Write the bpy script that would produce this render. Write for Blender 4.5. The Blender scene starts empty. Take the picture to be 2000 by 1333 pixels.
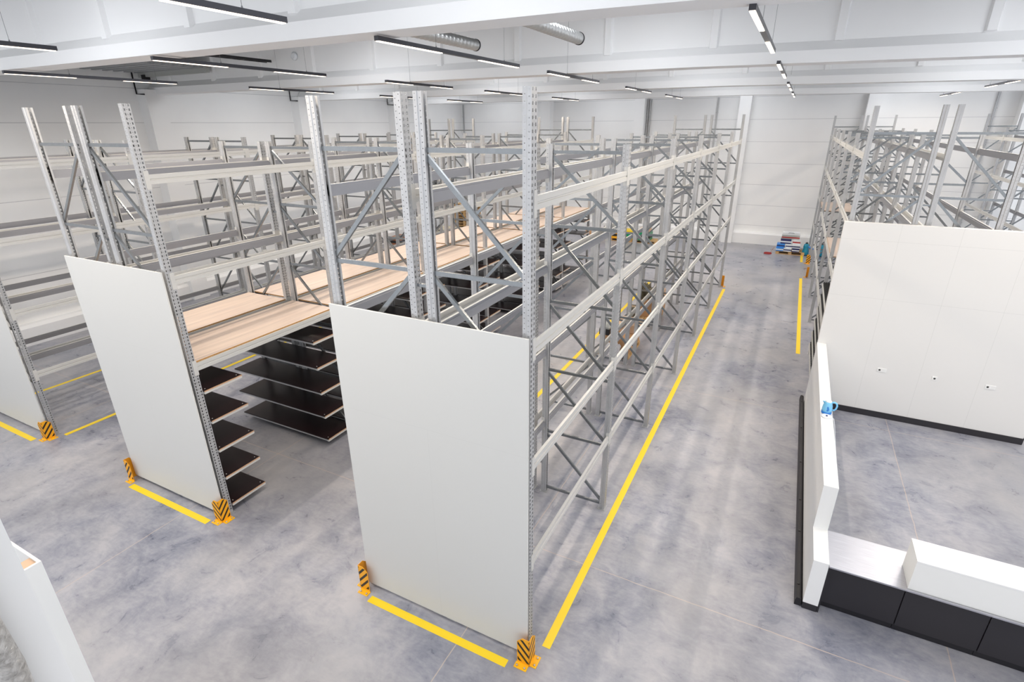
import bpy, bmesh, math, random
from mathutils import Matrix, Vector
random.seed(4)
D = bpy.data
SC = bpy.context.scene
COL = SC.collection

# ------------------------------------------------------------------ materials
def mat(name, col, rough=.5, metal=0., spec=.5, emit=None, es=0.):
    m = D.materials.new(name); m.use_nodes = True
    b = m.node_tree.nodes['Principled BSDF']
    b.inputs['Base Color'].default_value = (*col, 1)
    b.inputs['Roughness'].default_value = rough
    b.inputs['Metallic'].default_value = metal
    b.inputs['Specular IOR Level'].default_value = spec
    if emit:
        b.inputs['Emission Color'].default_value = (*emit, 1)
        b.inputs['Emission Strength'].default_value = es
    return m

class NT:
    """small helper round a node tree"""
    def __init__(s, m):
        s.t = m.node_tree; s.n = s.t.nodes; s.l = s.t.links; s.b = s.n['Principled BSDF']
    def new(s, kind, **kw):
        n = s.n.new(kind)
        for k, v in kw.items(): setattr(n, k, v)
        return n
    def link(s, a, b): s.l.new(a, b)
    def math(s, op, a, b=None, c=None):
        n = s.n.new('ShaderNodeMath'); n.operation = op
        for i, v in enumerate((a, b, c)):
            if v is None: continue
            if isinstance(v, (int, float)): n.inputs[i].default_value = v
            else: s.link(v, n.inputs[i])
        return n.outputs[0]
    def coord(s, which='Object'): return s.new('ShaderNodeTexCoord').outputs[which]
    def mapped(s, vec, scale=(1, 1, 1)):
        n = s.new('ShaderNodeMapping'); n.inputs['Scale'].default_value = scale
        s.link(vec, n.inputs['Vector']); return n.outputs[0]
    def noise(s, vec, scale, detail=4., rough=.55, dist=0.):
        n = s.new('ShaderNodeTexNoise'); n.inputs['Scale'].default_value = scale
        n.inputs['Detail'].default_value = detail; n.inputs['Roughness'].default_value = rough
        n.inputs['Distortion'].default_value = dist
        s.link(vec, n.inputs['Vector']); return n.outputs['Fac']
    def ramp(s, fac, stops):
        n = s.new('ShaderNodeValToRGB'); e = n.color_ramp.elements
        e[0].position, e[0].color = stops[0][0], (*stops[0][1], 1)
        e[1].position, e[1].color = stops[-1][0], (*stops[-1][1], 1)
        for p, c in stops[1:-1]:
            x = e.new(p); x.color = (*c, 1)
        s.link(fac, n.inputs['Fac']); return n.outputs['Color']
    def mix(s, fac, a, b, mode='MIX'):
        n = s.new('ShaderNodeMix', data_type='RGBA', blend_type=mode)
        if isinstance(fac, (int, float)): n.inputs[0].default_value = fac
        else: s.link(fac, n.inputs[0])
        for i, v in ((6, a), (7, b)):
            if isinstance(v, tuple): n.inputs[i].default_value = (*v, 1)
            else: s.link(v, n.inputs[i])
        return n.outputs[2]
    def sep(s, vec):
        n = s.new('ShaderNodeSeparateXYZ'); s.link(vec, n.inputs[0]); return n.outputs
    def bump(s, h, strength=.2, dist=.01):
        n = s.new('ShaderNodeBump'); n.inputs['Strength'].default_value = strength
        n.inputs['Distance'].default_value = dist
        s.link(h, n.inputs['Height']); s.link(n.outputs[0], s.b.inputs['Normal'])
    def color(s, c): s.link(c, s.b.inputs['Base Color'])
    def line(s, v, at, w):
        """1 where |v - at| < w"""
        return s.math('LESS_THAN', s.math('ABSOLUTE', s.math('SUBTRACT', v, at)), w)

M = {}
ROOF_GLOW = 5.6
M['post'] = mat('galvanised post', (.47, .475, .485), .42, .4)
M['brace'] = mat('zinc brace', (.235, .25, .262), .27, .75)
M['beam'] = mat('cream painted beam', (.50, .495, .485), .34)
M['beam_inner'] = mat('grey beam inside', (.30, .305, .33), .45, .3)
M['white'] = mat('white laminate', (.80, .80, .78), .45)
M['white_gloss'] = mat('white board', (.84, .84, .83), .35)
M['black'] = mat('black laminate', (.022, .020, .024), .40)
M['blacksteel'] = mat('black steel', (.010, .009, .012), .5)
M['lamp_black'] = mat('dark grey lamp profile', (.06, .06, .07), .35, .5)
M['diffuser'] = mat('lamp diffuser', (.9, .9, .9), .5, emit=(1., .82, .64), es=2.8)
M['unseen_skylight'] = mat('skylight sheet', (.9, .9, .9), .5, emit=(.93, .96, 1.), es=ROOF_GLOW)
M['wire'] = mat('steel wire', (.25, .25, .26), .4, .6)
M['yellow'] = mat('yellow tape', (.93, .66, .015), .45)
M['orange'] = mat('orange steel', (.85, .36, .01), .45)
M['paint'] = mat('white wall paint', (.89, .89, .89), .85)
M['girder'] = mat('white painted concrete', (.90, .90, .90), .9)
M['roof'] = mat('grey roof sheet', (.34, .35, .36), .6)
M['duct'] = mat('spiral duct', (.60, .61, .61), .30, .85)
M['foil'] = mat('foil lagging', (.62, .60, .57), .32, .85)
M['steel'] = mat('brushed steel', (.50, .50, .53), .38, .85)
M['darkshelf'] = mat('dark film faced plywood', (.015, .0065, .0075), .34, spec=.35)
M['plyedge'] = mat('plywood edge', (.55, .33, .19), .6)
M['deck'] = mat('pale particle board', (.66, .48, .35), .42)
M['deckedge'] = mat('particle board edge', (.42, .22, .07), .75)
M['card'] = mat('cardboard', (.52, .30, .15), .75)
M['cardlight'] = mat('pale cardboard', (.66, .45, .30), .75)
M['palletwood'] = mat('pallet wood', (.60, .38, .17), .7)
M['film'] = mat('stretch film', (.74, .72, .74), .15)
M['olive'] = mat('olive tarp', (.10, .085, .05), .6)
M['wheel'] = mat('black wheel', (.012, .012, .012), .5)
M['kettle'] = mat('light blue plastic', (.22, .58, .86), .18)
M['kettle_blue'] = mat('deep blue plastic', (.02, .20, .62), .25)
M['softwhite'] = mat('white plastic', (.82, .85, .88), .3)
M['teal'] = mat('teal plastic', (.01, .25, .38), .4)
M['blue'] = mat('blue print', (.05, .28, .75), .4)
M['navy'] = mat('navy print', (.02, .025, .12), .4)
M['red'] = mat('red print', (.45, .03, .03), .5)
M['green'] = mat('green plastic', (.01, .28, .12), .4)
M['amber'] = mat('amber plastic', (.9, .42, .01), .45)
M['rustbrown'] = mat('red brown wood', (.42, .15, .06), .6)
M['greydoor'] = mat('grey door', (.42, .43, .41), .5)
M['dot'] = mat('dark hole', (.03, .03, .03), .7)
M['cream'] = mat('cream board', (.62, .57, .42), .6)

# galvanised metal gets a faint spangle
for k, sc in (('post', 9.), ('brace', 14.)):
    n = NT(M[k]); base = M[k].node_tree.nodes['Principled BSDF'].inputs['Base Color'].default_value[:3]
    f = n.noise(n.coord(), sc, 3.)
    n.color(n.ramp(f, [(.3, tuple(c * .94 for c in base)), (.7, tuple(min(1, c * 1.05) for c in base))]))
n = NT(M['beam']); f = n.noise(n.mapped(n.coord(), (1, .15, 1)), 5., 3.)
n.color(n.ramp(f, [(.3, (.54, .535, .515)), (.7, (.58, .575, .555))]))

def floor_material():
    m = mat('polished concrete', (.4, .4, .42), .30); n = NT(m)
    co = n.coord('Object')
    a = n.noise(n.mapped(co, (1, .8, 1)), .55, 8., .62, .4)
    b = n.noise(co, 2.6, 9., .68, .6)
    c = n.noise(n.mapped(co, (1, 2.2, 1)), 9., 6., .6)
    s = n.math('ADD', n.math('MULTIPLY', a, .5), n.math('ADD', n.math('MULTIPLY', b, .36), n.math('MULTIPLY', c, .14)))
    col = n.ramp(s, [(.39, (.155, .165, .215)), (.45, (.235, .245, .295)), (.51, (.315, .32, .365)), (.59, (.42, .415, .445))])
    w = n.noise(co, .32, 3.)
    col = n.mix(n.ramp(w, [(.42, (0, 0, 0)), (.66, (.55, .55, .55))]), col, (.38, .365, .36))
    # small dark scuffs
    sc = n.noise(n.mapped(co, (1, 1, 1)), 5.5, 10., .8, 1.6)
    col = n.mix(n.ramp(sc, [(.71, (0, 0, 0)), (.80, (.45, .45, .45))]), col, (.15, .16, .19))
    x, y, z = n.sep(co)
    # saw-cut joints filled with beige mastic
    wob = n.math('MULTIPLY', n.math('SUBTRACT', n.noise(co, 3., 4.), .5), .03)
    xw = n.math('ADD', x, wob)
    lines = None
    for at in (-2.69, 2.48, -7.86, -13.03):
        l = n.line(xw, at, .006); lines = l if lines is None else n.math('MAXIMUM', lines, l)
    for at in (5.56, 11.60, 17.65, 23.7):
        lines = n.math('MAXIMUM', lines, n.line(n.math('ADD', y, wob), at, .006))
    col = n.mix(n.math('MULTIPLY', lines, .75), col, (.55, .45, .38))
    n.color(col)
    n.link(n.ramp(b, [(.3, (.24, .24, .24)), (.7, (.42, .42, .42))]), n.b.inputs['Roughness'])
    return m
M['floor'] = floor_material()

def wall_material(name, axis):
    """white sandwich panels with fine horizontal joints every metre and upright joints"""
    m = mat(name, (.80, .80, .805), .7); n = NT(m)
    x, y, z = n.sep(n.coord('Object'))
    fz = n.math('FRACT', n.math('DIVIDE', n.math('ADD', z, .12), 1.0))
    hl = n.math('LESS_THAN', fz, .016)
    u = x if axis == 'x' else y
    k = n.noise(n.coord('Object'), .7, 3.)
    base = n.ramp(k, [(.3, (.87, .87, .87)), (.7, (.91, .91, .905))])
    n.color(n.mix(n.math('MULTIPLY', hl, .75), base, (.50, .50, .52)))
    n.bump(n.math('MULTIPLY', hl, -1.), .3, .01)
    return m
M['wallx'] = wall_material('sandwich panel wall back', 'x')
M['wally'] = wall_material('sandwich panel wall side', 'y')

def seam_material(name, col, vs, hs, axis='x', line=(.60, .60, .58), w=.0022, rough=.45):
    m = mat(name, col, rough); n = NT(m)
    x, y, z = n.sep(n.coord('Object')); u = x if axis == 'x' else y
    lines = None
    for spec in vs:
        at, z0, z1 = spec
        l = n.line(u, at, w)
        l = n.math('MULTIPLY', l, n.math('MULTIPLY', n.math('GREATER_THAN', z, z0), n.math('LESS_THAN', z, z1)))
        lines = l if lines is None else n.math('MAXIMUM', lines, l)
    for at in hs:
        l = n.line(z, at, w); lines = l if lines is None else n.math('MAXIMUM', lines, l)
    n.color(n.mix(n.math('MULTIPLY', lines, .8), col, line))
    return m
M['panel'] = seam_material('white end panel', (.64, .64, .62), [(1.18, 0, 2.68)], [2.68])
M['partition'] = seam_material('white partition', (.76, .75, .73), [(.93, -9, 9), (1.85, -9, 9), (2.77, -9, 9)], [2.50, 3.62])

def stripes_material():
    m = mat('hazard stripes', (.85, .36, .01), .45); n = NT(m)
    x, y, z = n.sep(n.coord('Object'))
    u = n.math('ADD', n.math('ABSOLUTE', x), n.math('ABSOLUTE', y))
    s = n.math('SUBTRACT', z, n.math('MULTIPLY', u, 1.15))
    f = n.math('FRACT', n.math('DIVIDE', n.math('ADD', s, 10.03), .118))
    st = n.math('LESS_THAN', f, .40)
    inside = n.math('MULTIPLY', n.math('GREATER_THAN', z, .035), n.math('LESS_THAN', u, .148))
    inside = n.math('MULTIPLY', inside, n.math('LESS_THAN', z, .375))
    # stripes only on the outward faces (marked by material slot), so no mask on facing is needed
    n.color(n.mix(n.math('MULTIPLY', st, inside), (.90, .40, .008), (.015, .012, .008)))
    return m
M['stripes'] = stripes_material()

def deck_material():
    n = NT(M['deck']); co = n.coord('Object')
    g = n.noise(n.mapped(co, (5., .25, 1)), 2., 5., .6, .2)
    n.color(n.ramp(g, [(.3, (.40, .32, .285)), (.45, (.54, .435, .37)), (.62, (.60, .48, .40)), (.75, (.66, .55, .475))]))
deck_material()
def foil_material():
    n = NT(M['foil']); co = n.coord('Object')
    f = n.noise(co, 26., 8., .7, .8); n.bump(f, .9, .02)
    n.color(n.ramp(f, [(.3, (.30, .28, .26)), (.6, (.72, .70, .67))]))
foil_material()
def film_noise():
    n = NT(M['film']); f = n.noise(n.coord(), 9., 5., .6, 1.); n.bump(f, .8, .03)
film_noise()
n = NT(M['steel']); f = n.noise(n.mapped(n.coord(), (1.2, 60, 1)), 3., 3.)
n.color(n.ramp(f, [(.3, (.45, .45, .49)), (.7, (.60, .60, .64))]))
n = NT(M['deckedge']); f = n.noise(n.coord(), 90., 3.)
n.color(n.ramp(f, [(.35, (.24, .11, .03)), (.6, (.55, .32, .12))]))

# ------------------------------------------------------------------ mesh helpers
def box(bm, x0, x1, y0, y1, z0, z1, mi=0):
    v = [bm.verts.new(p) for p in ((x0,y0,z0),(x1,y0,z0),(x1,y1,z0),(x0,y1,z0),(x0,y0,z1),(x1,y0,z1),(x1,y1,z1),(x0,y1,z1))]
    for q in ((3,2,1,0),(4,5,6,7),(0,1,5,4),(1,2,6,5),(2,3,7,6),(3,0,4,7)):
        bm.faces.new([v[i] for i in q]).material_index = mi

def prism(bm, pts, axis, a0, a1, mi=0):
    """polygon pts (2-D) extruded along axis; axis 'x': pts=(y,z); 'y': pts=(x,z); 'z': pts=(x,y)"""
    def P(p, a):
        return {'x': (a, p[0], p[1]), 'y': (p[0], a, p[1]), 'z': (p[0], p[1], a)}[axis]
    A = [bm.verts.new(P(p, a0)) for p in pts]; B = [bm.verts.new(P(p, a1)) for p in pts]
    n = len(pts); fs = [bm.faces.new(A), bm.faces.new(B[::-1])]
    for i in range(n): fs.append(bm.faces.new((A[i], B[i], B[(i+1) % n], A[(i+1) % n])))
    for f in fs: f.material_index = mi

def bar(bm, p, q, w, h, mi=0):
    """rectangular bar from p to q, w across (horizontal), h tall"""
    p, q = Vector(p), Vector(q); d = (q - p).normalized()
    side = d.cross(Vector((0, 0, 1)))
    if side.length < 1e-4: side = Vector((1, 0, 0))
    side.normalize(); up = side.cross(d).normalized()
    a = [bm.verts.new(c + side * sx * w / 2 + up * sz * h / 2) for c in (p, q) for sx, sz in ((-1,-1),(1,-1),(1,1),(-1,1))]
    for f in ((0,1,2,3),(7,6,5,4),(0,4,5,1),(1,5,6,2),(2,6,7,3),(3,7,4,0)):
        bm.faces.new([a[i] for i in f]).material_index = mi

def tube(bm, pts, r, seg=8, mi=0, caps=True):
    pts = [Vector(p) for p in pts]; rings = []
    rr = r if isinstance(r, (list, tuple)) else [r] * len(pts)
    ref = None
    for i, p in enumerate(pts):
        d = (pts[min(i+1, len(pts)-1)] - pts[max(i-1, 0)]).normalized()
        if ref is None:
            ref = Vector((0, 0, 1)) if abs(d.z) < .9 else Vector((1, 0, 0))
        s = d.cross(ref).normalized(); u = s.cross(d).normalized(); ref = u
        rings.append([bm.verts.new(p + (s * math.cos(t) + u * math.sin(t)) * rr[i]) for t in [2*math.pi*k/seg for k in range(seg)]])
    for a, b in zip(rings, rings[1:]):
        for k in range(seg):
            f = bm.faces.new((a[k], a[(k+1) % seg], b[(k+1) % seg], b[k])); f.material_index = mi; f.smooth = True
    if caps:
        bm.faces.new(rings[0][::-1]).material_index = mi; bm.faces.new(rings[-1]).material_index = mi

def lathe(bm, prof, c=(0, 0, 0), seg=24, mi=0, sx=1., sy=1.):
    rings = []
    for r, z in prof:
        rings.append([bm.verts.new((c[0] + r*sx*math.cos(2*math.pi*k/seg), c[1] + r*sy*math.sin(2*math.pi*k/seg), c[2] + z)) for k in range(seg)])
    for a, b in zip(rings, rings[1:]):
        for k in range(seg):
            f = bm.faces.new((a[k], a[(k+1) % seg], b[(k+1) % seg], b[k])); f.material_index = mi; f.smooth = True
    bm.faces.new(rings[0][::-1]).material_index = mi; bm.faces.new(rings[-1]).material_index = mi

def mesh_of(name, bm, mats, fix=True):
    if fix: bmesh.ops.recalc_face_normals(bm, faces=bm.faces)
    me = D.meshes.new(name); bm.to_mesh(me); bm.free()
    for m in (mats if isinstance(mats, (list, tuple)) else [mats]): me.materials.append(m)
    return me

def place(name, me, loc=(0, 0, 0), parent=None, rz=0., **props):
    o = D.objects.new(name, me); COL.objects.link(o)
    o.location = loc; o.rotation_euler = (0, 0, rz)
    if parent: o.parent = parent
    for k, v in props.items(): o[k] = v
    return o

def obj(name, bm, mats, loc=(0, 0, 0), parent=None, rz=0., bevel=0., **props):
    o = place(name, mesh_of(name, bm, mats), loc, parent, rz, **props)
    if bevel:
        b = o.modifiers.new('bevel', 'BEVEL'); b.width = bevel; b.segments = 2; b.limit_method = 'ANGLE'
    return o

def thing(name, label, cat, loc=(0, 0, 0), rz=0., group=None):
    o = place(name, None, loc, None, rz, label=label, category=cat)
    if group: o['group'] = group
    return o

def BM(): return bmesh.new()
def boxobj(name, dims, mats, loc=(0,0,0), parent=None, bevel=0., rz=0., **props):
    bm = BM(); box(bm, *dims); return obj(name, bm, mats, loc, parent, rz, bevel, **props)

def copy_tree(o, parent=None):
    c = o.copy(); COL.objects.link(c)
    if parent: c.parent = parent
    for ch in list(o.children): copy_tree(ch, c)
    return c

# ------------------------------------------------------------------ room shell
XW, YW = -18.9, 30.0        # left wall, back wall
boxobj('floor', (-19.2, 12.5, -4.0, 30.2, -.15, 0), M['floor'], kind='structure')
boxobj('wall_left', (XW - .2, XW, -4.0, 30.2, 0, 8.0), M['wally'], kind='structure')
boxobj('wall_back', (XW, 12.5, YW, YW + .2, 0, 8.0), M['wallx'], kind='structure')
# plinths at the foot of the walls
bm = BM(); prism(bm, [(XW, 0), (XW + .28, 0), (XW + .28, .50), (XW + .20, .58), (XW, .58)], 'y', -4, 30)
obj('baseboard_left', bm, M['paint'], kind='structure')
bm = BM(); prism(bm, [(YW, 0), (YW - .28, 0), (YW - .28, .50), (YW - .20, .58), (YW, .58)], 'x', XW + .28, 12)
obj('baseboard_back', bm, M['paint'], kind='structure')
# roof deck: corrugated sheet
bm = BM(); pts = []
y = -4.0
while y < 30.3:
    pts += [(y, 7.95), (y + .12, 7.95), (y + .15, 8.05), (y + .27, 8.05)]; y += .30
pts += [(30.3, 8.3), (-4.0, 8.3)]
prism(bm, pts, 'x', -19.2, 12.5)
obj('ceiling', bm, M['roof'], kind='structure')
# columns
bm = BM()
colx = [-13.0, -7.75, -2.72, 2.48, 7.7]
for i, x in enumerate(colx):
    boxobj('column', (x - .26, x + .26, YW - .50, YW + .0, 0, 7.0), M['paint'], kind='structure')
bm.free()
for y in (5.4, 11.35, 17.4, 23.5):
    boxobj('column', (XW, XW + .42, y - .30, y + .30, 0, 6.85), M['paint'], kind='structure')
# white roof girders (I-section with bottom flange and upright ribs)
def girder(yc):
    bm = BM()
    def sect(x0, x1, za, zb):
        prof = lambda z0: [(yc-.24, z0), (yc+.24, z0), (yc+.24, z0+.19), (yc+.09, z0+.34), (yc+.09, 7.96), (yc-.09, 7.96), (yc-.09, z0+.34), (yc-.24, z0+.19)]
        A = [bm.verts.new((x0, p[0], p[1])) for p in prof(za)]; B = [bm.verts.new((x1, p[0], p[1])) for p in prof(zb)]
        bm.faces.new(A); bm.faces.new(B[::-1])
        for i in range(8): bm.faces.new((A[i], B[i], B[(i+1) % 8], A[(i+1) % 8]))
    sect(XW + .05, -2.0, 6.72, 6.70)
    sect(-2.0, 12.4, 6.70, 6.52)
    x = -17.75
    while x < 12:
        for s in (-1, 1):
            prism(bm, [(x-.085, yc + s*.08), (x+.085, yc + s*.08), (x+.06, yc + s*.165), (x-.06, yc + s*.165)], 'z', 7.0, 7.9)
        x += 2.0
    return obj('ceiling_beam', bm, M['girder'], kind='structure')
for yc in (-.5, 5.58, 11.64, 17.70, 23.76): girder(yc)
# unseen glowing skylights added between the girders to light the upper roof
k = 0
for y in (2.5, 8.6, 14.7, 20.7, 26.9):
    for x in (-15.6, -9.2, -2.8, 3.6, 9.6):
        if (x, y) == (-15.6, 8.6): continue
        k += 1
        boxobj('added_skylight_%d' % k, (x - .75, x + .75, y - 1.5, y + 1.5, 7.90, 7.93), M['unseen_skylight'], kind='structure')
# conduits on the back wall
for i, x in enumerate((-19.0 + .35, -7.42, -7.30, -4.0, 6.72)):
    bm = BM(); box(bm, x - .035, x + .035, YW - .07, YW - .002, .6, 6.9)
    for z in (1.6, 3.2, 4.8, 6.2): box(bm, x - .055, x + .055, YW - .085, YW - .07, z, z + .03)
    obj('cable_conduit', bm, M['post'], label=('thin grey conduit on the back wall beside the left wall corner',
        'grey wall conduit on the back wall column, left one of a close pair', 'grey wall conduit on the back wall column, right one of a close pair',
        'single grey conduit on the back wall behind the centre rack end', 'single pale conduit on the back wall behind the right-hand racks')[i], category='conduit')
# black tubes drawn for shadow gaps at the girder seats beside left-wall columns
for i, y in enumerate((11.35, 17.4, 23.5)):
    bm = BM(); tube(bm, [(XW + .05, y - .34, 7.6), (XW + .05, y - .34, 6.72), (XW + .44, y - .34, 6.70)], .022, 6)
    obj('trim_%d' % (i + 2), bm, M['blacksteel'], kind='structure')

# ------------------------------------------------------------------ pallet racking parts
PITCH, BAY = .05, 2.8
def strip(bm, p0, p1, z0, z1, holes):
    """vertical strip of sheet from plan point p0 to p1; holes: (u centre, width, z offset, height) repeated every PITCH"""
    L = math.hypot(p1[0]-p0[0], p1[1]-p0[1])
    P = lambda u, z: (p0[0] + (p1[0]-p0[0])*u/L, p0[1] + (p1[1]-p0[1])*u/L, z)
    def quad(u0, u1, a, b):
        bm.faces.new([bm.verts.new(P(u0, a)), bm.verts.new(P(u1, a)), bm.verts.new(P(u1, b)), bm.verts.new(P(u0, b))])
    u = 0.
    for uc, w, zo, h in sorted(holes):
        if uc - w/2 > u: quad(u, uc - w/2, z0, z1)
        z = z0; k = 1
        while z0 + k*PITCH + h < z1:
            a = z0 + k*PITCH + zo
            quad(uc - w/2, uc + w/2, z, a); z = a + h; k += 1
        quad(uc - w/2, uc + w/2, z, z1); u = uc + w/2
    if u < L - 1e-6: quad(u, L, z0, z1)

def post_mesh(h):
    bm = BM()
    # front face, plan x=0, looking towards +x
    strip(bm, (0, -.05), (0, .05), .01, h, [(.022, .016, .010, .026), (.050, .006, .020, .007), (.078, .016, .010, .026)])
    for s in (1, -1):
        strip(bm, (0, s*.05), (-.038, s*.05), .01, h, [(.020, .008, .016, .008)])
        strip(bm, (-.038, s*.05), (-.046, s*.041), .01, h, [])
        strip(bm, (-.046, s*.041), (-.082, s*.041), .01, h, [(.018, .008, .034, .008)])
        strip(bm, (-.082, s*.041), (-.082, s*.016), .01, h, [])
    return mesh_of('post', bm, M['post'], fix=False)
POST = {5.5: post_mesh(5.5), 6.0: post_mesh(6.0)}
def foot_mesh():
    bm = BM(); box(bm, -.105, .02, -.075, .075, 0, .008)
    for y in (-.058, .058): lathe(bm, [(.010, .008), (.010, .022)], (-.06, y, 0), 6)
    return mesh_of('foot_plate', bm, M['post'])
FOOT = foot_mesh()

def beam_mesh(L=2.70):
    bm = BM(); h = L/2
    prof = [(-.048, 0), (0, 0), (0, .046), (-.011, .050), (-.011, .060), (-.003, .066), (-.003, .115), (-.034, .115), (-.034, .092), (-.048, .092)]
    prism(bm, prof, 'y', -h, h)
    bm.faces.ensure_lookup_table()
    for f in bm.faces:          # inner side of the beam, darker grey
        if all(v.co.x < -.033 for v in f.verts): f.material_index = 1
    for s in (-1, 1):      # hooked end connector
        box(bm, .0, .005, min(s*(h-.01), s*(h+.052)), max(s*(h-.01), s*(h+.052)), -.06, .165)
        box(bm, -.046, .0, min(s*(h-.005), s*(h-.001)), max(s*(h-.005), s*(h-.001)), -.06, .165)
    return mesh_of('beam', bm, [M['beam'], M['beam_inner']])
BEAM = beam_mesh()

def brace_mesh(p, q):
    bm = BM(); bar(bm, p, q, .028, .042); return mesh_of('brace', bm, M['brace'])
LEV = [.08, 1.165, 2.255, 3.35, 4.44]
TOPZ = {5.5: 5.40, 6.0: 5.535}
_bc = {}
def braces(depth, height, direction):
    """local x from 0..depth, list of brace meshes; direction=+1: diagonals fall towards +x"""
    key = (depth, height, direction)
    if key in _bc: return _bc[key]
    a, b = .07, depth - .07; zs = LEV + [TOPZ[height]]; out = []
    for i, z in enumerate(zs): out.append((z, brace_mesh((a, 0, z), (b, 0, z))))
    for z0, z1 in zip(zs, zs[1:]):
        top, bot = ((a, 0, z1 - .05), (b, 0, z0 + .05)) if direction > 0 else ((b, 0, z1 - .05), (a, 0, z0 + .05))
        out.append(((z0 + z1)/2, brace_mesh(top, bot)))
    _bc[key] = out
    return out
SPACER = (lambda bm: (bar(bm, (0, 0, 0), (.13, 0, 0), .03, .03), mesh_of('row_spacer', bm, M['brace']))[1])(BM())

def rack(name, label, x0, y0, bays, levels, double=True, tall=(0, -1), skip=lambda b, f, z: False, limit=100):
    """x0 = outer face on the -x side, y0 = centre of the first frame"""
    root = thing(name, label, 'pallet rack', (x0, y0, 0))
    fr = [(0., 1.1, -1)] + ([(1.23, 1.1, 1)] if double else [])
    talls = [t % (bays + 1) for t in tall]
    br = []
    for k in range(bays + 1):
        y = k * BAY; H = 6.0 if k in talls else 5.5
        for fx, dep, dr in fr:
            a = place('post', POST[H], (fx, y, 0), root, math.pi); place('foot_plate', FOOT, (0, 0, 0), a)
            a = place('post', POST[H], (fx + dep, y, 0), root, 0.); place('foot_plate', FOOT, (0, 0, 0), a)
            for z, me in braces(dep, H, dr): br.append((k*2 - z*.3 + (0 if dr > 0 or not double else .5), me, (fx, y, 0)))
        if double:
            for z in (.55, 2.45, 4.30): place('row_spacer', SPACER, (1.10, y, z), root)
    br.sort(key=lambda t: t[0])
    for i, (_, me, loc) in enumerate(br[:limit]): place('brace', me, loc, root)
    if len(br) > limit:
        bm = BM()
        for _, me, loc in br[limit:]:
            n0 = len(bm.verts); bm.from_mesh(me); bm.verts.ensure_lookup_table()
            bmesh.ops.translate(bm, verts=bm.verts[n0:], vec=loc)
        obj('brace', bm, M['brace'], (0, 0, 0), root, kind='stuff')
    faces = [(0., math.pi), (1.10, 0.)] + ([(1.23, math.pi), (2.33, 0.)] if double else [])
    for k in range(bays):
        for z in levels:
            for i, (fx, rz) in enumerate(faces):
                if skip(k, i, z): continue
                place('beam', BEAM, (fx, k*BAY + BAY/2, z), root, rz)
    return root

LV = [1.26, 2.50, 3.78, 5.075]
Y0 = 4.03
rackA = rack('pallet_rack', 'double grey pallet rack standing closest to the long left wall', -14.78, Y0, 6, LV)
rackB = rack('pallet_rack', 'double grey pallet rack with pale wooden decks over stacks of dark shelves', -9.50, Y0, 6, [z for z in LV if z > 1.5])
rackC = rack('pallet_rack', 'double grey pallet rack along the main aisle, with no wooden decks', -4.20, Y0, 6, LV)
rackD = rack('pallet_rack', 'double grey pallet rack behind the white office partition', 1.05, 12.40, 6, LV, skip=lambda b, f, z: b == 4 and z < 3)
rackE = rack('pallet_rack', 'single grey pallet rack beyond the partition rack, at its right', 6.40, 12.40, 6, LV, double=False)

# white end panels screwed to the first frames (local origin at the rack's origin)
def end_panel(root, w=2.36):
    bm = BM(); box(bm, 0, w, -.0, .022, 0, 3.92)
    obj('end_panel', bm, M['panel'], (-.02, -.11, .06), root, bevel=.003, label='tall white end panel board')
for r in (rackA, rackB, rackC): end_panel(r)

# dark shelves of the middle rack: five levels either side of a walk-through in every bay
def shelf_mesh():
    bm = BM()
    box(bm, 0, 2.39, 0, .62, .035, .053, 0)                 # board
    box(bm, 2.390, 2.394, 0, .62, .035, .053, 1)            # raw ply edge
    box(bm, 2.35, 2.392, .0, .62, 0, .034, 2)               # front profile
    box(bm, 0., .04, .0, .62, 0, .034, 2)
    for y in (0.002, .606): box(bm, .04, 2.35, y, y + .012, .005, .034, 3)
    for y in (.05, .57): lathe(bm, [(.008, .053), (.008, .058)], (2.33, y, 0), 8, 2)
    return mesh_of('shelf', bm, [M['darkshelf'], M['plyedge'], M['beam'], M['post']])
SH = shelf_mesh()
for k in range(6):
    for y in (k*BAY + .055, (k+1)*BAY - .055 - .62):
        for z in (.13, .63, 1.13, 1.63, 2.13):
            place('shelf', SH, (-.03, y, z), rackB, 0., label='dark brown shelf with raw plywood edge')

# loose wooden decks on the middle rack
def deck_mesh():
    bm = BM(); box(bm, -.52, .52, -1.345, 1.345, 0, .022, 0)
    for s in (-1, 1): box(bm, min(s*.520, s*.522), max(s*.520, s*.522), -1.345, 1.345, 0, .022, 1)
    for s in (-1, 1): box(bm, -.52, .52, min(s*1.345, s*1.347), max(s*1.345, s*1.347), 0, .022, 1)
    return mesh_of('deck_board', bm, [M['deck'], M['deckedge']])
DK = deck_mesh()
ordn = ['first', 'second', 'third', 'fourth', 'fifth', 'sixth']
for k in range(6):
    for side, x in (('aisle-side', -7.17 - .55), ('far-side', -9.50 + .55)):
        place('deck_board', DK, (x, Y0 + k*BAY + BAY/2, 2.616), None, 0., category='shelf board', group='wooden decks on the middle rack',
              label='pale wooden deck board, %s row, in the %s bay from the white end panel' % ('right-hand' if side == 'aisle-side' else 'left-hand', ordn[k]))
# two more decks on the partition rack
for y, nm in ((1.5, 'second'), (4.5, 'fifth')):
    place('deck_board', DK, (1.05 + .55, 12.40 + BAY*y, 2.616), None, 0., category='shelf board',
          label='pale wooden deck board on the %s bay of the rack behind the partition' % nm)

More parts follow.
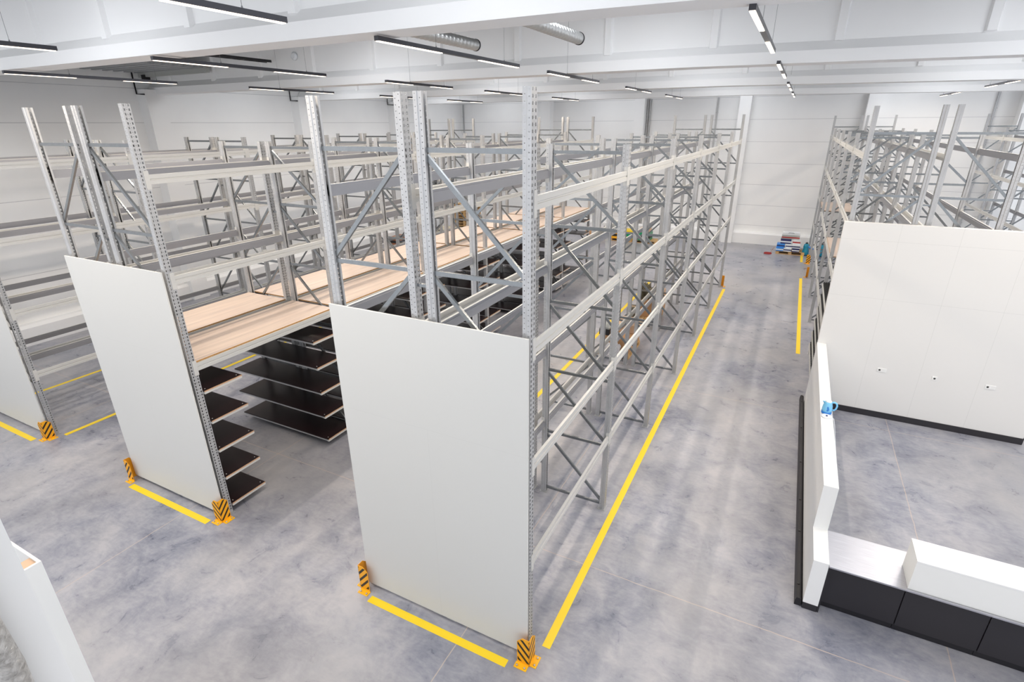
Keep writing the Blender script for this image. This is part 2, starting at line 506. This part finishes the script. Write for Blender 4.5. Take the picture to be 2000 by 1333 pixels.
# carton-flow levels with black wheels in the first bay of the partition rack
def flow_mesh():
    bm = BM()
    prism(bm, [(-.034, -.02), (-.016, -.02), (-.016, .03), (-.034, .03)], 'y', -1.34, 1.34, 0)
    y = -1.30
    while y < 1.31:
        box(bm, -.016, 1.06, y - .012, y + .012, .006, .024, 0)
        y += .112
    return mesh_of('flow_track', bm, [M['beam']])
def wheels_mesh():
    bm = BM(); y = -1.30
    while y < 1.31:
        for k in range(8):
            x = .012 + k*.05
            for s in (-1, 1):
                c = (x + (0 if s > 0 else .022), y + s*.026, .052); n = 8
                a = [bm.verts.new((c[0] + .024*math.cos(t), c[1] - .012, c[2] + .024*math.sin(t))) for t in [2*math.pi*i/n for i in range(n)]]
                b = [bm.verts.new((v.co.x, c[1] + .012, v.co.z)) for v in a]
                bm.faces.new(a); bm.faces.new(b[::-1])
                for i in range(n): bm.faces.new((a[i], b[i], b[(i+1) % n], a[(i+1) % n]))
        y += .112
    return mesh_of('wheels', bm, [M['wheel']])
FL, WH = flow_mesh(), wheels_mesh()
for z in (.31, .64, .97, 1.30, 1.62, 1.93):
    t = place('flow_track', FL, (.0, 1.4, z), rackD); place('wheel_row', WH, (0, 0, 0), t, kind='stuff', label='rows of small black wheels')

# ------------------------------------------------------------------ yellow floor tapes
def tape(label, x0, x1, y0, y1):
    boxobj('floor_tape', (0, x1-x0, 0, y1-y0, 0, .002), M['yellow'], (x0, y0, .0005), label=label, category='floor tape')
tape('short yellow floor tape across the front of the centre rack panel', -4.06, -2.04, 3.70, 3.80)
tape('short yellow floor tape across the front of the middle rack panel', -9.36, -7.31, 3.69, 3.79)
tape('short yellow floor tape in front of the panel nearest the left wall', -14.6, -12.63, 3.67, 3.77)
tape('longest yellow floor tape, running down the main aisle beside the centre rack', -1.77, -1.67, 4.14, 20.60)
tape('long yellow floor tape on the left side of the centre rack', -4.49, -4.39, 4.14, 20.45)
tape('long yellow floor tape on the right side of the rack nearest the left wall', -12.33, -12.23, 4.10, 20.5)
tape('long yellow floor tape between the left wall and its nearest rack', -15.06, -14.96, 4.10, 20.5)
tape('yellow floor tape along the partition rack before its walk-through', .76, .86, 15.09, 23.45)
tape('short yellow floor tape along the partition rack, beside the pallet of boxes', .76, .86, 26.42, 29.2)

# ------------------------------------------------------------------ rack protectors
def protector_proto():
    root = thing('rack_protector', '', 'rack protector')
    pr = [(0, 0), (.155, 0), (.155, .33), (.09, .40), (0, .40)]
    bm = BM()
    for ax in ('x', 'y'):
        # outer sheet face carries the stripes, inner one is plain orange
        P = (lambda u, t, z: (-u, t, z)) if ax == 'x' else (lambda u, t, z: (-t, u, z))
        out = [bm.verts.new(P(u, 0, z)) for u, z in pr]; inn = [bm.verts.new(P(u, .006, z)) for u, z in pr]
        bm.faces.new(out).material_index = 0; bm.faces.new(inn[::-1]).material_index = 1
        for i in range(5): bm.faces.new((out[i], inn[i], inn[(i+1) % 5], out[(i+1) % 5])).material_index = 1
    obj('guard', bm, [M['stripes'], M['orange']], (0, 0, 0), root)
    for i, d in enumerate(((-.165, -.01, -.075, 0.), (0, .075, .01, .165))):
        bm = BM(); box(bm, *d, 0, .008)
        for t in (.03, .125):
            c = (-.01 - t, -.045, 0) if i == 0 else (.045, .01 + t, 0)
            lathe(bm, [(.012, .008), (.012, .018), (.006, .024)], c, 8, 1)
        obj('base_flange', bm, [M['yellow_o'], M['steel']], (0, 0, 0), root)
    return root
M['yellow_o'] = mat('amber painted steel', (.95, .50, .01), .45)
prot = protector_proto()
used = False
for lab, x, y, rz in (
    ('yellow and black corner protector at the front right foot of the centre rack', -1.79, 3.83, 0),
    ('yellow and black corner protector at the front left foot of the centre rack', -4.28, 3.83, -90),
    ('yellow and black corner protector at the front right foot of the middle rack', -7.09, 3.83, 0),
    ('yellow and black corner protector at the front left foot of the middle rack', -9.58, 3.83, -90),
    ('yellow and black corner protector at the front right foot of the leftmost rack', -12.37, 3.83, 0),
    ('orange corner protector at the far aisle-side foot of the centre rack', -1.79, 21.03, 90),
    ('orange corner protector at the far left foot of the centre rack', -4.28, 21.03, 180),
    ('orange corner protector on the near side of the partition rack walk-through', .97, 23.80, 180),
    ('striped corner protector on the far side of the partition rack walk-through', .97, 26.20, -90)):
    p = copy_tree(prot) if used else prot; used = True
    p.location = (x, y, 0); p.rotation_euler = (0, 0, math.radians(rz)); p['label'] = lab; p['group'] = 'corner protectors at the rack feet'

# ------------------------------------------------------------------ office corner on the right
PX0, PX1, PY = .965, 4.65, 12.12
boxobj('wall_partition', (0, PX1-PX0, 0, .12, 0, 3.96 - .02), M['partition'], (PX0, PY, .02), kind='structure', bevel=.004)
boxobj('baseboard_partition', (0, PX1 - 1.13, -.015, 0, 0, .13), M['black'], (1.13, PY, 0), kind='structure')
boxobj('baseboard_corner', (0, .016, 0, .12, 0, .13), M['black'], (PX1, PY, 0), kind='structure')
for i, (x, w) in enumerate(((2.185, .16), (3.055, .085), (3.915, .16))):
    t = thing('wall_outlet', ('white double wall socket near the parapet end of the partition', 'single white wall socket between the two double sockets',
              'white double wall socket furthest from the parapet')[i], 'wall socket', (x, PY, 1.06))
    boxobj('cover_plate', (-w/2, w/2, -.012, 0, -.042, .042), M['white_gloss'], (0, 0, 0), t, bevel=.003)
    for j in range(2 if w > .1 else 1):
        cx = (-.04 + .08*j) if w > .1 else 0
        bm = BM(); box(bm, cx-.032, cx+.032, -.0135, -.012, -.032, .032, 0)
        if j == 0: lathe(bm, [(.019, 0), (.019, .001)], (cx, 0, 0), 16, 1)
        if j == 0:
            vs = [v for v in bm.verts if abs(v.co.z) < .0011 and v.co.y > -.0119 or (abs(v.co.z) <= .0011 and abs(v.co.x-cx) < .0191 and abs(v.co.y) < .0191)]
            for v in vs:
                yy, zz = v.co.y, v.co.z
                v.co.y, v.co.z = -.0136 - zz*.2, yy
        obj('socket_insert', bm, [M['white'], M['dot']], (0, 0, 0), t)

# stepped parapet wall
WX0, WX1 = .955, 1.125
bm = BM(); prism(bm, [(6.12, .10), (6.12, .785), (6.77, .785), (6.77, 1.45), (PY, 1.45), (PY, .10)], 'x', WX0, WX1)
obj('wall_parapet', bm, M['white_gloss'], kind='structure', bevel=.003)
bm = BM(); box(bm, WX0 + .004, WX1 - .004, 6.122, PY, 0, .10); obj('baseboard_parapet', bm, M['black'], kind='structure')
bm = BM(); box(bm, WX1, WX1 + .02, 6.13, 6.20, .0, .745); obj('trim_1', bm, M['black'], kind='structure')
# black kick rail on the floor
bm = BM(); prism(bm, [(0, 0), (.072, 0), (.072, .10), (.048, .12), (.012, .12), (0, .06)], 'y', 0, 6.12)
t = obj('kick_rail', bm, M['blacksteel'], (.872, 6.14, 0), label='long black steel kick rail on the floor along the parapet wall', category='guard rail')
for y in (.25, 1.35, 2.15, 3.3, 4.6, 5.8):
    bm = BM(); lathe(bm, [(.016, .12), (.016, .128), (.008, .130)], (.03, y, 0), 10); obj('bolt', bm, M['wheel'], (0, 0, 0), t)

# base cabinets, worktop, raised counter
cx0 = 1.13
cabs = ['charcoal base cabinet touching the parapet wall under the steel worktop', 'charcoal base cabinet under the left end of the raised white counter',
        'charcoal base cabinet furthest from the parapet wall']
for i in range(3):
    w = .785; t = thing('base_cabinet', cabs[i], 'cabinet', (cx0 + .01 + i*.79, 6.22, 0), group='charcoal base cabinets')
    boxobj('carcass', (0, w, .02, .55, .10, .742), M['black'], (0, 0, 0), t)
    boxobj('door', (.003, w - .003, 0, .02, .115, .735), M['black'], (0, 0, 0), t, bevel=.0015)
    boxobj('plinth', (0, w, .05, .52, 0, .10), M['blacksteel'], (0, 0, 0), t)
boxobj('worktop', (0, 2.42, 0, .70, 0, .022), M['steel'], (WX1 + .003, 6.105, .746), bevel=.002,
       label='brushed steel worktop between the parapet wall and the raised white counter', category='worktop')
t = thing('counter_box', 'white raised box counter standing on the steel worktop', 'counter', (1.91, 6.13, .77))
boxobj('body', (0, 1.62, .004, .40, 0, .385), M['white'], (0, 0, 0), t)
boxobj('top', (0, 1.62, 0, .404, .387, .408), M['white_gloss'], (0, 0, 0), t, bevel=.002)

# kettle on the parapet
t = thing('kettle', 'light blue electric kettle on top of the parapet wall', 'kettle', (1.035, 8.80, 1.452))
bm = BM(); lathe(bm, [(.070, 0), (.076, .006), (.076, .016), (.05, .022)], (0, 0, 0), 28)
obj('power_base', bm, M['softwhite'], (0, -.08, 0), t)
bm = BM(); lathe(bm, [(.014, .022), (.012, .034)], (0, -.10, 0), 14); obj('connector', bm, M['navy'], (0, 0, 0), t)
bm = BM(); lathe(bm, [(.068, .0), (.074, .012), (.074, .038), (.070, .040)], (0, 0, 0), 28); obj('foot_ring', bm, M['kettle_blue'], (0, .05, 0), t)
bm = BM(); lathe(bm, [(.070, .040), (.073, .07), (.068, .13), (.054, .185), (.050, .20), (.046, .203)], (0, 0, 0), 28)
v = [bm.verts.new(p) for p in ((-.045, -.02, .196), (-.045, .02, .196), (-.085, 0, .204), (-.052, 0, .15))]
for f in ((0, 2, 1), (0, 3, 2), (1, 2, 3), (0, 1, 3)): bm.faces.new([v[i] for i in f])
b = obj('body', bm, M['kettle'], (0, .05, 0), t)
bm = BM(); lathe(bm, [(.046, .203), (.044, .212), (.03, .218), (.010, .220), (.010, .230)], (0, 0, 0), 24); obj('lid', bm, M['softwhite'], (0, .05, 0), t)
bm = BM(); tube(bm, [(.046, 0, .195), (.08, 0, .205), (.112, 0, .19), (.125, 0, .15), (.118, 0, .10), (.095, 0, .07), (.068, 0, .065)], [.014, .015, .014, .013, .012, .012, .012], 10)
obj('handle', bm, M['kettle'], (0, .05, 0), t)
bm = BM()   # leaf-shaped water gauge on the side towards the camera
pr = [(0, .06), (.018, .075), (.022, .10), (.010, .13), (-.004, .145), (-.012, .12), (-.004, .10), (-.012, .08)]
prism(bm, [(x, z) for x, z in pr], 'y', -.078, -.055); obj('water_gauge', bm, M['kettle_blue'], (0, .05, 0), t)
bm = BM(); tube(bm, [(.07, -.10, .010), (.10, -.12, .004), (.13, -.15, -.10), (.20, -.26, -.42), (.24, -.38, -.60), (.22, -.52, -.66), (.16, -.56, -.62), (.105, -.57, -.58)], .004, 6)
obj('power_cord', bm, M['softwhite'], (0, 0, 0), t)

# ------------------------------------------------------------------ foreground, lower left
t = thing('boxed_casing', 'white open-topped boxed casing with a wood batten inside, by the camera platform', 'casing', (-4.15, 1.02, 0))
boxobj('front_board', (-.9, 0, -.018, 0, 0, 3.0), M['white'], (0, 0, 0), t)
boxobj('side_board', (-.018, 0, -.50, -.018, 0, 3.0), M['white'], (0, 0, 0), t)
boxobj('batten', (-.13, -.018, -.13, -.018, 0.05, 2.985), M['cardlight'], (0, 0, 0), t, label='pale wood batten')
t = boxobj('white_casing', (-.45, 0, -.105, 0, 0, 5.3), M['white_gloss'], (-2.20, .49, 0), label='broad white upright casing closest to the camera, beside the foil pipe', category='casing')
bm = BM(); tube(bm, [(0, 0, 0.0)] + [(0.004*math.sin(i*1.7), .003*math.cos(i*2.3), i*.25) for i in range(1, 20)], [.042 + .004*math.sin(i*2.1) for i in range(20)], 20)
obj('lagged_pipe', bm, M['foil'], (-2.16, .34, 0), label='upright foil-wrapped pipe in front of the broad white casing', category='pipe')

# ------------------------------------------------------------------ suspended linear lamps
LZ = 6.63
def lamp(label, x, y0, y1):
    t = thing('pendant_light', label, 'pendant light', (x, y0, LZ), group='suspended linear lights')
    L = y1 - y0; seg = L * .36
    boxobj('housing', (-.03, .03, 0, L, .004, .055), M['lamp_black'], (0, 0, 0), t, bevel=.003)
    for a, b in ((.02, seg), (L - seg, L - .02)):
        boxobj('diffuser', (-.025, .025, a, b, -.004, .004), M['diffuser'], (0, 0, 0), t)
        la = D.lights.new('lamp_light', 'AREA'); la.shape = 'RECTANGLE'; la.size = .05; la.size_y = b - a
        la.energy = LAMP_W; la.color = (1., .86, .70)
        lo = D.objects.new('lamp_light', la); COL.objects.link(lo); lo.parent = t; lo.location = (0, (a+b)/2, -.008)
    for yy in (L*.33, L*.86):
        bm = BM(); tube(bm, [(0, yy, .055), (0, yy, 1.33)], .0022, 5)
        lathe(bm, [(.010, .055), (.006, .075)], (0, yy, 0), 8); obj('suspension_wire', bm, M['wire'], (0, 0, 0), t)
LAMP_W = 38
rows = {
 'over the main aisle': (-.58, [(5.70, 9.15), (10.85, 14.25), (16.4, 19.75), (21.6, 25.0)]),
 'over the gap left of the centre rack': (-4.52, [(.9, 4.17), (5.45, 9.08), (10.35, 13.3), (15.65, 18.4), (20.6, 23.5)]),
 'over the middle rack': (-8.5, [(.8, 4.12), (5.30, 8.64), (10.45, 13.15), (14.9, 17.4), (19.9, 22.6)]),
 'over the rack nearest the left wall': (-12.65, [(.6, 3.7), (5.20, 8.32), (10.2, 13.1), (15.2, 17.6), (19.2, 21.9)]),
 'over the office corner side': (4.45, [(1.5, 4.8), (8.3, 11.4), (13.2, 16.1), (18.45, 21.5), (24.6, 27.8)])}
for wh, (x, ys) in rows.items():
    for i, (a, b) in enumerate(ys):
        lamp('suspended linear light %s, %s from the camera end' % (wh, ordn[i]), x, a, b)

# ducts and detectors under the roof
for lab, x, y1 in (('round silver duct under the roof, left of the pair', -5.75, 9.75), ('round silver duct under the roof, right of the pair', -3.78, 9.95)):
    t = thing('round_duct', lab, 'duct', (x, 5.8, 7.12), group='round ducts')
    bm = BM(); y = 0.; pts = []; rr = []
    while y < y1 - 5.8: pts += [(0, y, 0), (0, y + .10, 0), (0, y + .105, 0)]; rr += [.095, .095, .099]; y += .12
    tube(bm, pts, rr, 20); obj('pipe', bm, M['duct'], (0, 0, 0), t)
    bm = BM(); tube(bm, [(0, y1 - 5.8, 0), (0, y1 - 5.77, 0)], .104, 20); obj('end_cap', bm, M['blacksteel'], (0, 0, 0), t)
    bm = BM(); box(bm, -.12, .12, 2.6, 2.64, .20, .23); bar(bm, (0, 2.62, .09), (0, 2.62, .84), .015, .015); obj('hanger', bm, M['wire'], (0, 0, 0), t)
bm = BM(); lathe(bm, [(.10, 0), (.10, .04), (.06, .07)], (0, 0, 0), 18)
for v in bm.verts: v.co.y, v.co.z = -v.co.z, v.co.y
obj('smoke_detector', bm, M['softwhite'], (-12.35, 11.54, 7.46), label='round white detector on the second roof girder face, towards the left wall', category='smoke detector')
t = thing('cable_tray', 'dark ladder cable tray under the roof before the second girder, towards the left wall', 'cable tray', (-13.3, 8.4, 7.34))
for dx in (0, .18): boxobj('side_rail', (dx, dx + .025, 0, 3.0, 0, .06), M['blacksteel'], (0, 0, 0), t)
bm = BM()
for k in range(9): box(bm, .025, .18, .12 + k*.34, .16 + k*.34, .0, .02)
obj('rungs', bm, M['blacksteel'], (0, 0, 0), t)
t = thing('roof_hatch', 'grey corrugated steel hatch under the roof in the left wall corner', 'roof hatch', (XW, 8.6, 7.26))
bm = BM()
for k in range(9): box(bm, .02, 3.2, .10 + k*.30, .22 + k*.30, .06, .12)
box(bm, .02, 3.2, 0, 2.75, .12, .14); obj('corrugated_sheet', bm, M['roof'], (0, 0, 0), t)
bm = BM(); box(bm, .0, 3.3, 2.62, 2.72, -.06, .06); box(bm, .0, 3.3, -.02, .08, -.06, .06); obj('edge_angle', bm, M['greydoor'], (0, 0, 0), t)
boxobj('bracket', (.25, .37, 2.56, 2.76, -.16, .0), M['blacksteel'], (0, 0, 0), t)

# ------------------------------------------------------------------ goods on the floor
def pallet(label, x, y, rz=0., z=0., group=None, mt='palletwood'):
    t = thing('wooden_pallet', label, 'pallet', (x, y, z), math.radians(rz), group)
    bm = BM()
    for dy in (-.36, 0, .36): box(bm, -.6, .6, dy - .05, dy + .05, 0, .022)
    for dx in (-.53, 0, .53):
        for dy in (-.36, 0, .36): box(bm, dx - .07, dx + .07, dy - .05, dy + .05, .022, .10)
    obj('blocks', bm, M[mt], (0, 0, 0), t)
    bm = BM()
    for i in range(3): box(bm, -.6 + i*.53, -.46 + i*.53, -.4, .4, .10, .120)
    for i in range(7): box(bm, -.6, .6, -.4 + i*.117, -.4 + i*.117 + .098, .122, .144)
    obj('top_boards', bm, M[mt], (0, 0, 0), t)
    return t
def carton(label, x, y, z, w, d, h, m='card', rz=0., name='cardboard_box', cat='box', stripe=None, group=None):
    t = thing(name, label, cat, (x, y, z), math.radians(rz), group)
    boxobj('box_body', (-w/2, w/2, -d/2, d/2, 0, h), M[m], (0, 0, 0), t, bevel=.006)
    boxobj('tape' if stripe is None else 'printed_band', (-w/2 - .002, w/2 + .002, -.03 if stripe is None else -d/2 - .002, .03 if stripe is None else d/2 + .002, h - .002 if stripe is None else h*.3, h + .002 if stripe is None else h*.62),
           M['cardlight' if stripe is None else stripe], (0, 0, 0), t)
    return t
# pallets under the centre rack
pallet('wooden pallet of cartons inside the centre rack, nearer the camera', -3.55, 13.3, 90)
carton('wide flat carton at the bottom of the nearer pallet in the centre rack', -3.55, 13.3, .146, .78, 1.1, .42)
carton('pale carton with open flaps on the nearer pallet in the centre rack', -3.38, 13.50, .57, .55, .70, .22, 'cardlight')
t = thing('tool_case', 'black and grey case on the carton at the left of the nearer pallet', 'case', (-3.84, 12.95, .57))
boxobj('case_body', (-.14, .14, -.2, .2, 0, .16), M['blacksteel'], (0, 0, 0), t, bevel=.01)
boxobj('case_lid', (-.14, .14, -.2, .2, .16, .22), M['greydoor'], (0, 0, 0), t, bevel=.02)
def crumple(name, label, cat, m, x, y, z, sx, sy, sz, seed):
    bm = BM(); bmesh.ops.create_icosphere(bm, subdivisions=3, radius=1.)
    r = random.Random(seed)
    for v in bm.verts:
        k = 1 + .22*r.uniform(-1, 1) + .15*math.sin(v.co.x*7 + seed)*math.cos(v.co.y*6)
        v.co = Vector((v.co.x*sx*k, v.co.y*sy*k, max(0, (v.co.z + .55))*sz*k*.7))
    return obj(name, bm, M[m], (x, y, z), label=label, category=cat)
crumple('stretch_film', 'crumpled clear stretch film on the left end of the nearer pallet', 'plastic film', 'film', -3.55, 12.61, .0, .20, .055, .45, 3)
pallet('wooden pallet of cartons inside the centre rack, further from the camera', -3.55, 16.2, 90)
carton('tall brown carton on the further pallet in the centre rack', -3.40, 16.3, .146, .62, .95, .55)
carton('pale carton on top of the further pallet in the centre rack', -3.28, 16.55, .70, .34, .40, .18, 'cardlight')
crumple('tarp', 'crumpled olive tarp on the further pallet in the centre rack', 'tarp', 'olive', -3.62, 16.1, .70, .22, .34, .40, 8)
carton('dark flat case beside the olive tarp', -3.90, 15.75, .146, .22, .35, .32, 'olive')
# goods along the back wall behind the racks
pallet('wooden pallet against the back wall under rolls of film', -9.0, 27.9)
for i, (z, m, lab, xx) in enumerate(((.146, 'card', 'brown roll lying on the back wall pallet', -9.2), (.146, 'navy', 'navy roll beside the brown roll on the back wall pallet', -9.2), (.42, 'film', 'white foil roll on top of the stack at the back wall', -9.25))):
    t = thing('material_roll', lab, 'roll', (xx, 27.72 + .30*(i % 2) + (.15 if i == 2 else 0), z + .145))
    bm = BM(); tube(bm, [(-.5, 0, 0), (.5, 0, 0)], .14, 18); obj('roll_body', bm, M[m], (0, 0, 0), t)
    for s in (-1, 1):
        bm = BM(); tube(bm, [(s*.5, 0, 0), (s*.515, 0, 0)], .05, 12); obj('core', bm, M['blue' if i == 2 else 'cardlight'], (0, 0, 0), t)
pallet('wooden pallet against the back wall under amber bins', -7.7, 27.9)
carton('amber bin under the brown bin at the back wall', -7.95, 27.8, .146, .6, .7, .38, 'amber', name='storage_bin', cat='bin', stripe='blacksteel')
carton('brown carton on the amber bin at the back wall', -7.95, 27.8, .53, .55, .6, .28, 'card')
carton('yellow case with green band at the back wall', -7.35, 27.8, .146, .5, .7, .45, 'yellow', name='storage_bin', cat='bin', stripe='green')
pallet('wooden pallet against the back wall under a green bin', -6.4, 27.9)
carton('green bin on the rightmost pallet at the back wall', -6.5, 27.8, .146, .6, .7, .40, 'green', name='storage_bin', cat='bin', stripe='blacksteel')
carton('brown carton on top of the green bin', -6.5, 27.8, .55, .5, .5, .2, 'cardlight')
# stack of pallets behind the left racks
zz = 0.
lv = ['lowest', 'second', 'third', 'fourth', 'fifth', 'sixth', 'seventh', 'eighth', 'ninth', 'tenth', 'eleventh', 'topmost']
for k in range(12):
    pallet('wooden pallet, %s in the tall stack behind the leftmost rack' % lv[k], -15.9, 25.6 + random.uniform(-.02, .02), random.uniform(-2, 2), zz, 'stacked wooden pallets'); zz += .146
zz = 0.
for k in range(5):
    carton('cream board bundle, %s of five beside the pallet stack' % ('lowest', 'second', 'third', 'fourth', 'topmost')[k], -15.6, 23.2, zz, 1.6, 1.0, .16, 'cream', name='board_bundle', cat='boards', group='cream board bundles'); zz += .162
carton('red brown crate by the foot of the left wall', -17.9, 22.0, 0., .6, .9, .42, 'rustbrown', name='wooden_crate', cat='crate', stripe='blacksteel')
# grey loading door in the left wall
bm = BM(); box(bm, XW, XW + .05, 25.9, 28.3, 0, 2.6); obj('door_1', bm, M['greydoor'], kind='structure')
bm = BM()
for a in ((25.75, 25.9, 0, 2.75), (28.3, 28.45, 0, 2.75), (25.75, 28.45, 2.6, 2.75)): box(bm, XW, XW + .32, a[0], a[1], a[2], a[3])
obj('door_1_frame', bm, M['blacksteel'], kind='structure')

# pallet of printed sacks and boxes at the end of the main aisle
pallet('wooden pallet under printed boxes at the end of the main aisle', .30, 28.2)
bx = [('blue printed sack, bottom left on the aisle-end pallet', -.15, 27.98, .146, .32, .45, .16, 'blue', 'softwhite'),
      ('white printed sack, bottom middle on the aisle-end pallet', .18, 27.98, .146, .32, .45, .16, 'softwhite', 'navy'),
      ('navy printed sack, bottom right on the aisle-end pallet', .52, 27.98, .146, .30, .45, .16, 'navy', 'softwhite'),
      ('blue and white sack, second layer left on the aisle-end pallet', -.13, 28.05, .306, .34, .42, .16, 'blue', 'navy'),
      ('pale sack, second layer right on the aisle-end pallet', .38, 28.05, .306, .60, .42, .16, 'softwhite', 'navy'),
      ('navy box with a pale label on the aisle-end pallet', .05, 28.15, .468, .45, .40, .20, 'navy', 'softwhite'),
      ('white box with a red label on the aisle-end pallet', .50, 28.15, .468, .32, .40, .20, 'softwhite', 'red'),
      ('red and grey printed box near the top of the aisle-end pallet', .22, 28.25, .67, .75, .35, .16, 'greydoor', 'red')]
for lab, x, y, z, w, d, h, m, s in bx: carton(lab, x, y, z, w, d, h, m, name='printed_box', cat='box', stripe=s, group='printed sacks and boxes on the aisle-end pallet')
t = thing('white_tub', 'white lidded tub on top of the aisle-end pallet stack', 'tub', (.22, 28.30, .832))
boxobj('tub_body', (-.36, .36, -.16, .16, 0, .14), M['softwhite'], (0, 0, 0), t, bevel=.02)
bm = BM(); tube(bm, [(-.12, -.165, .10), (-.08, -.19, .13), (.08, -.19, .13), (.12, -.165, .10)], .008, 6); obj('grip', bm, M['dot'], (0, 0, 0), t)
t = thing('cable_reel', 'small dark red cable coil on the floor left of the aisle-end pallet', 'cable', (-.62, 27.6, 0))
for k in range(3):
    bm = BM(); tube(bm, [(.16*math.cos(a), .12*math.sin(a), .012 + k*.022) for a in [i*math.pi/8 for i in range(17)]], .011, 6); obj('coil', bm, M['red'], (0, 0, 0), t)
bm = BM(); tube(bm, [(.1, .05, .03), (.16, .1, .2), (.24, .12, .32)], .010, 6); obj('loose_end', bm, M['rustbrown'], (0, 0, 0), t)
# blue machines behind the striped protector
def machine(label, x, y):
    t = thing('floor_machine', label, 'machine', (x, y, 0))
    bm = BM(); lathe(bm, [(.13, .02), (.15, .06), (.14, .22), (.11, .30), (.12, .40), (.10, .50), (.05, .54)], (0, 0, 0), 16, sx=1., sy=1.2); obj('tank', bm, M['teal'], (0, 0, 0), t)
    bm = BM(); lathe(bm, [(.055, .53), (.06, .56), (.03, .60)], (0, 0, 0), 12); obj('cap', bm, M['wheel'], (0, 0, 0), t)
    bm = BM(); tube(bm, [(.05, -.05, .42), (.16, -.08, .38), (.28, -.06, .33), (.34, -.04, .32)], [.04, .035, .03, .035], 10); obj('arm', bm, M['blue'], (0, 0, 0), t)
    bm = BM()
    for dx, dy in ((-.09, -.1), (.09, -.1), (-.09, .1), (.09, .1)): lathe(bm, [(.025, 0), (.025, .03)], (dx, dy, 0), 10)
    obj('castors', bm, M['wheel'], (0, 0, 0), t)
machine('blue and teal machine with black cap beside the short yellow tape', .93, 28.0)
machine('blue and teal machine half hidden behind the partition rack posts', 1.55, 28.0)

# ------------------------------------------------------------------ light and camera
W = D.worlds.new('world'); SC.world = W; W.use_nodes = True
bg = W.node_tree.nodes['Background']; bg.inputs[0].default_value = (.92, .95, 1., 1); bg.inputs[1].default_value = 1.4

cam = D.cameras.new('camera'); co = D.objects.new('camera', cam); COL.objects.link(co)
cam.sensor_width = 36.; cam.sensor_fit = 'HORIZONTAL'; cam.lens = 1040.27 / 2000 * 36.
yaw, pit, rol = (math.radians(a) for a in (-27.2895, 22.0905, -.4794))
fwd = Vector((math.sin(yaw)*math.cos(pit), math.cos(yaw)*math.cos(pit), -math.sin(pit)))
right = Vector((math.cos(yaw), -math.sin(yaw), 0)); up = right.cross(fwd)
r2 = right*math.cos(rol) + up*math.sin(rol); u2 = -right*math.sin(rol) + up*math.cos(rol)
co.matrix_world = Matrix(((r2.x, u2.x, -fwd.x, 0), (r2.y, u2.y, -fwd.y, 0), (r2.z, u2.z, -fwd.z, 5.73), (0, 0, 0, 1)))
cam.clip_start = .05; cam.clip_end = 200
SC.camera = co
SC.cycles.caustics_reflective = False; SC.cycles.caustics_refractive = False
SC.cycles.sample_clamp_indirect = 6.
SC.view_settings.view_transform = 'Standard'; SC.view_settings.look = 'None'
SC.view_settings.exposure = .17; SC.view_settings.gamma = 1.
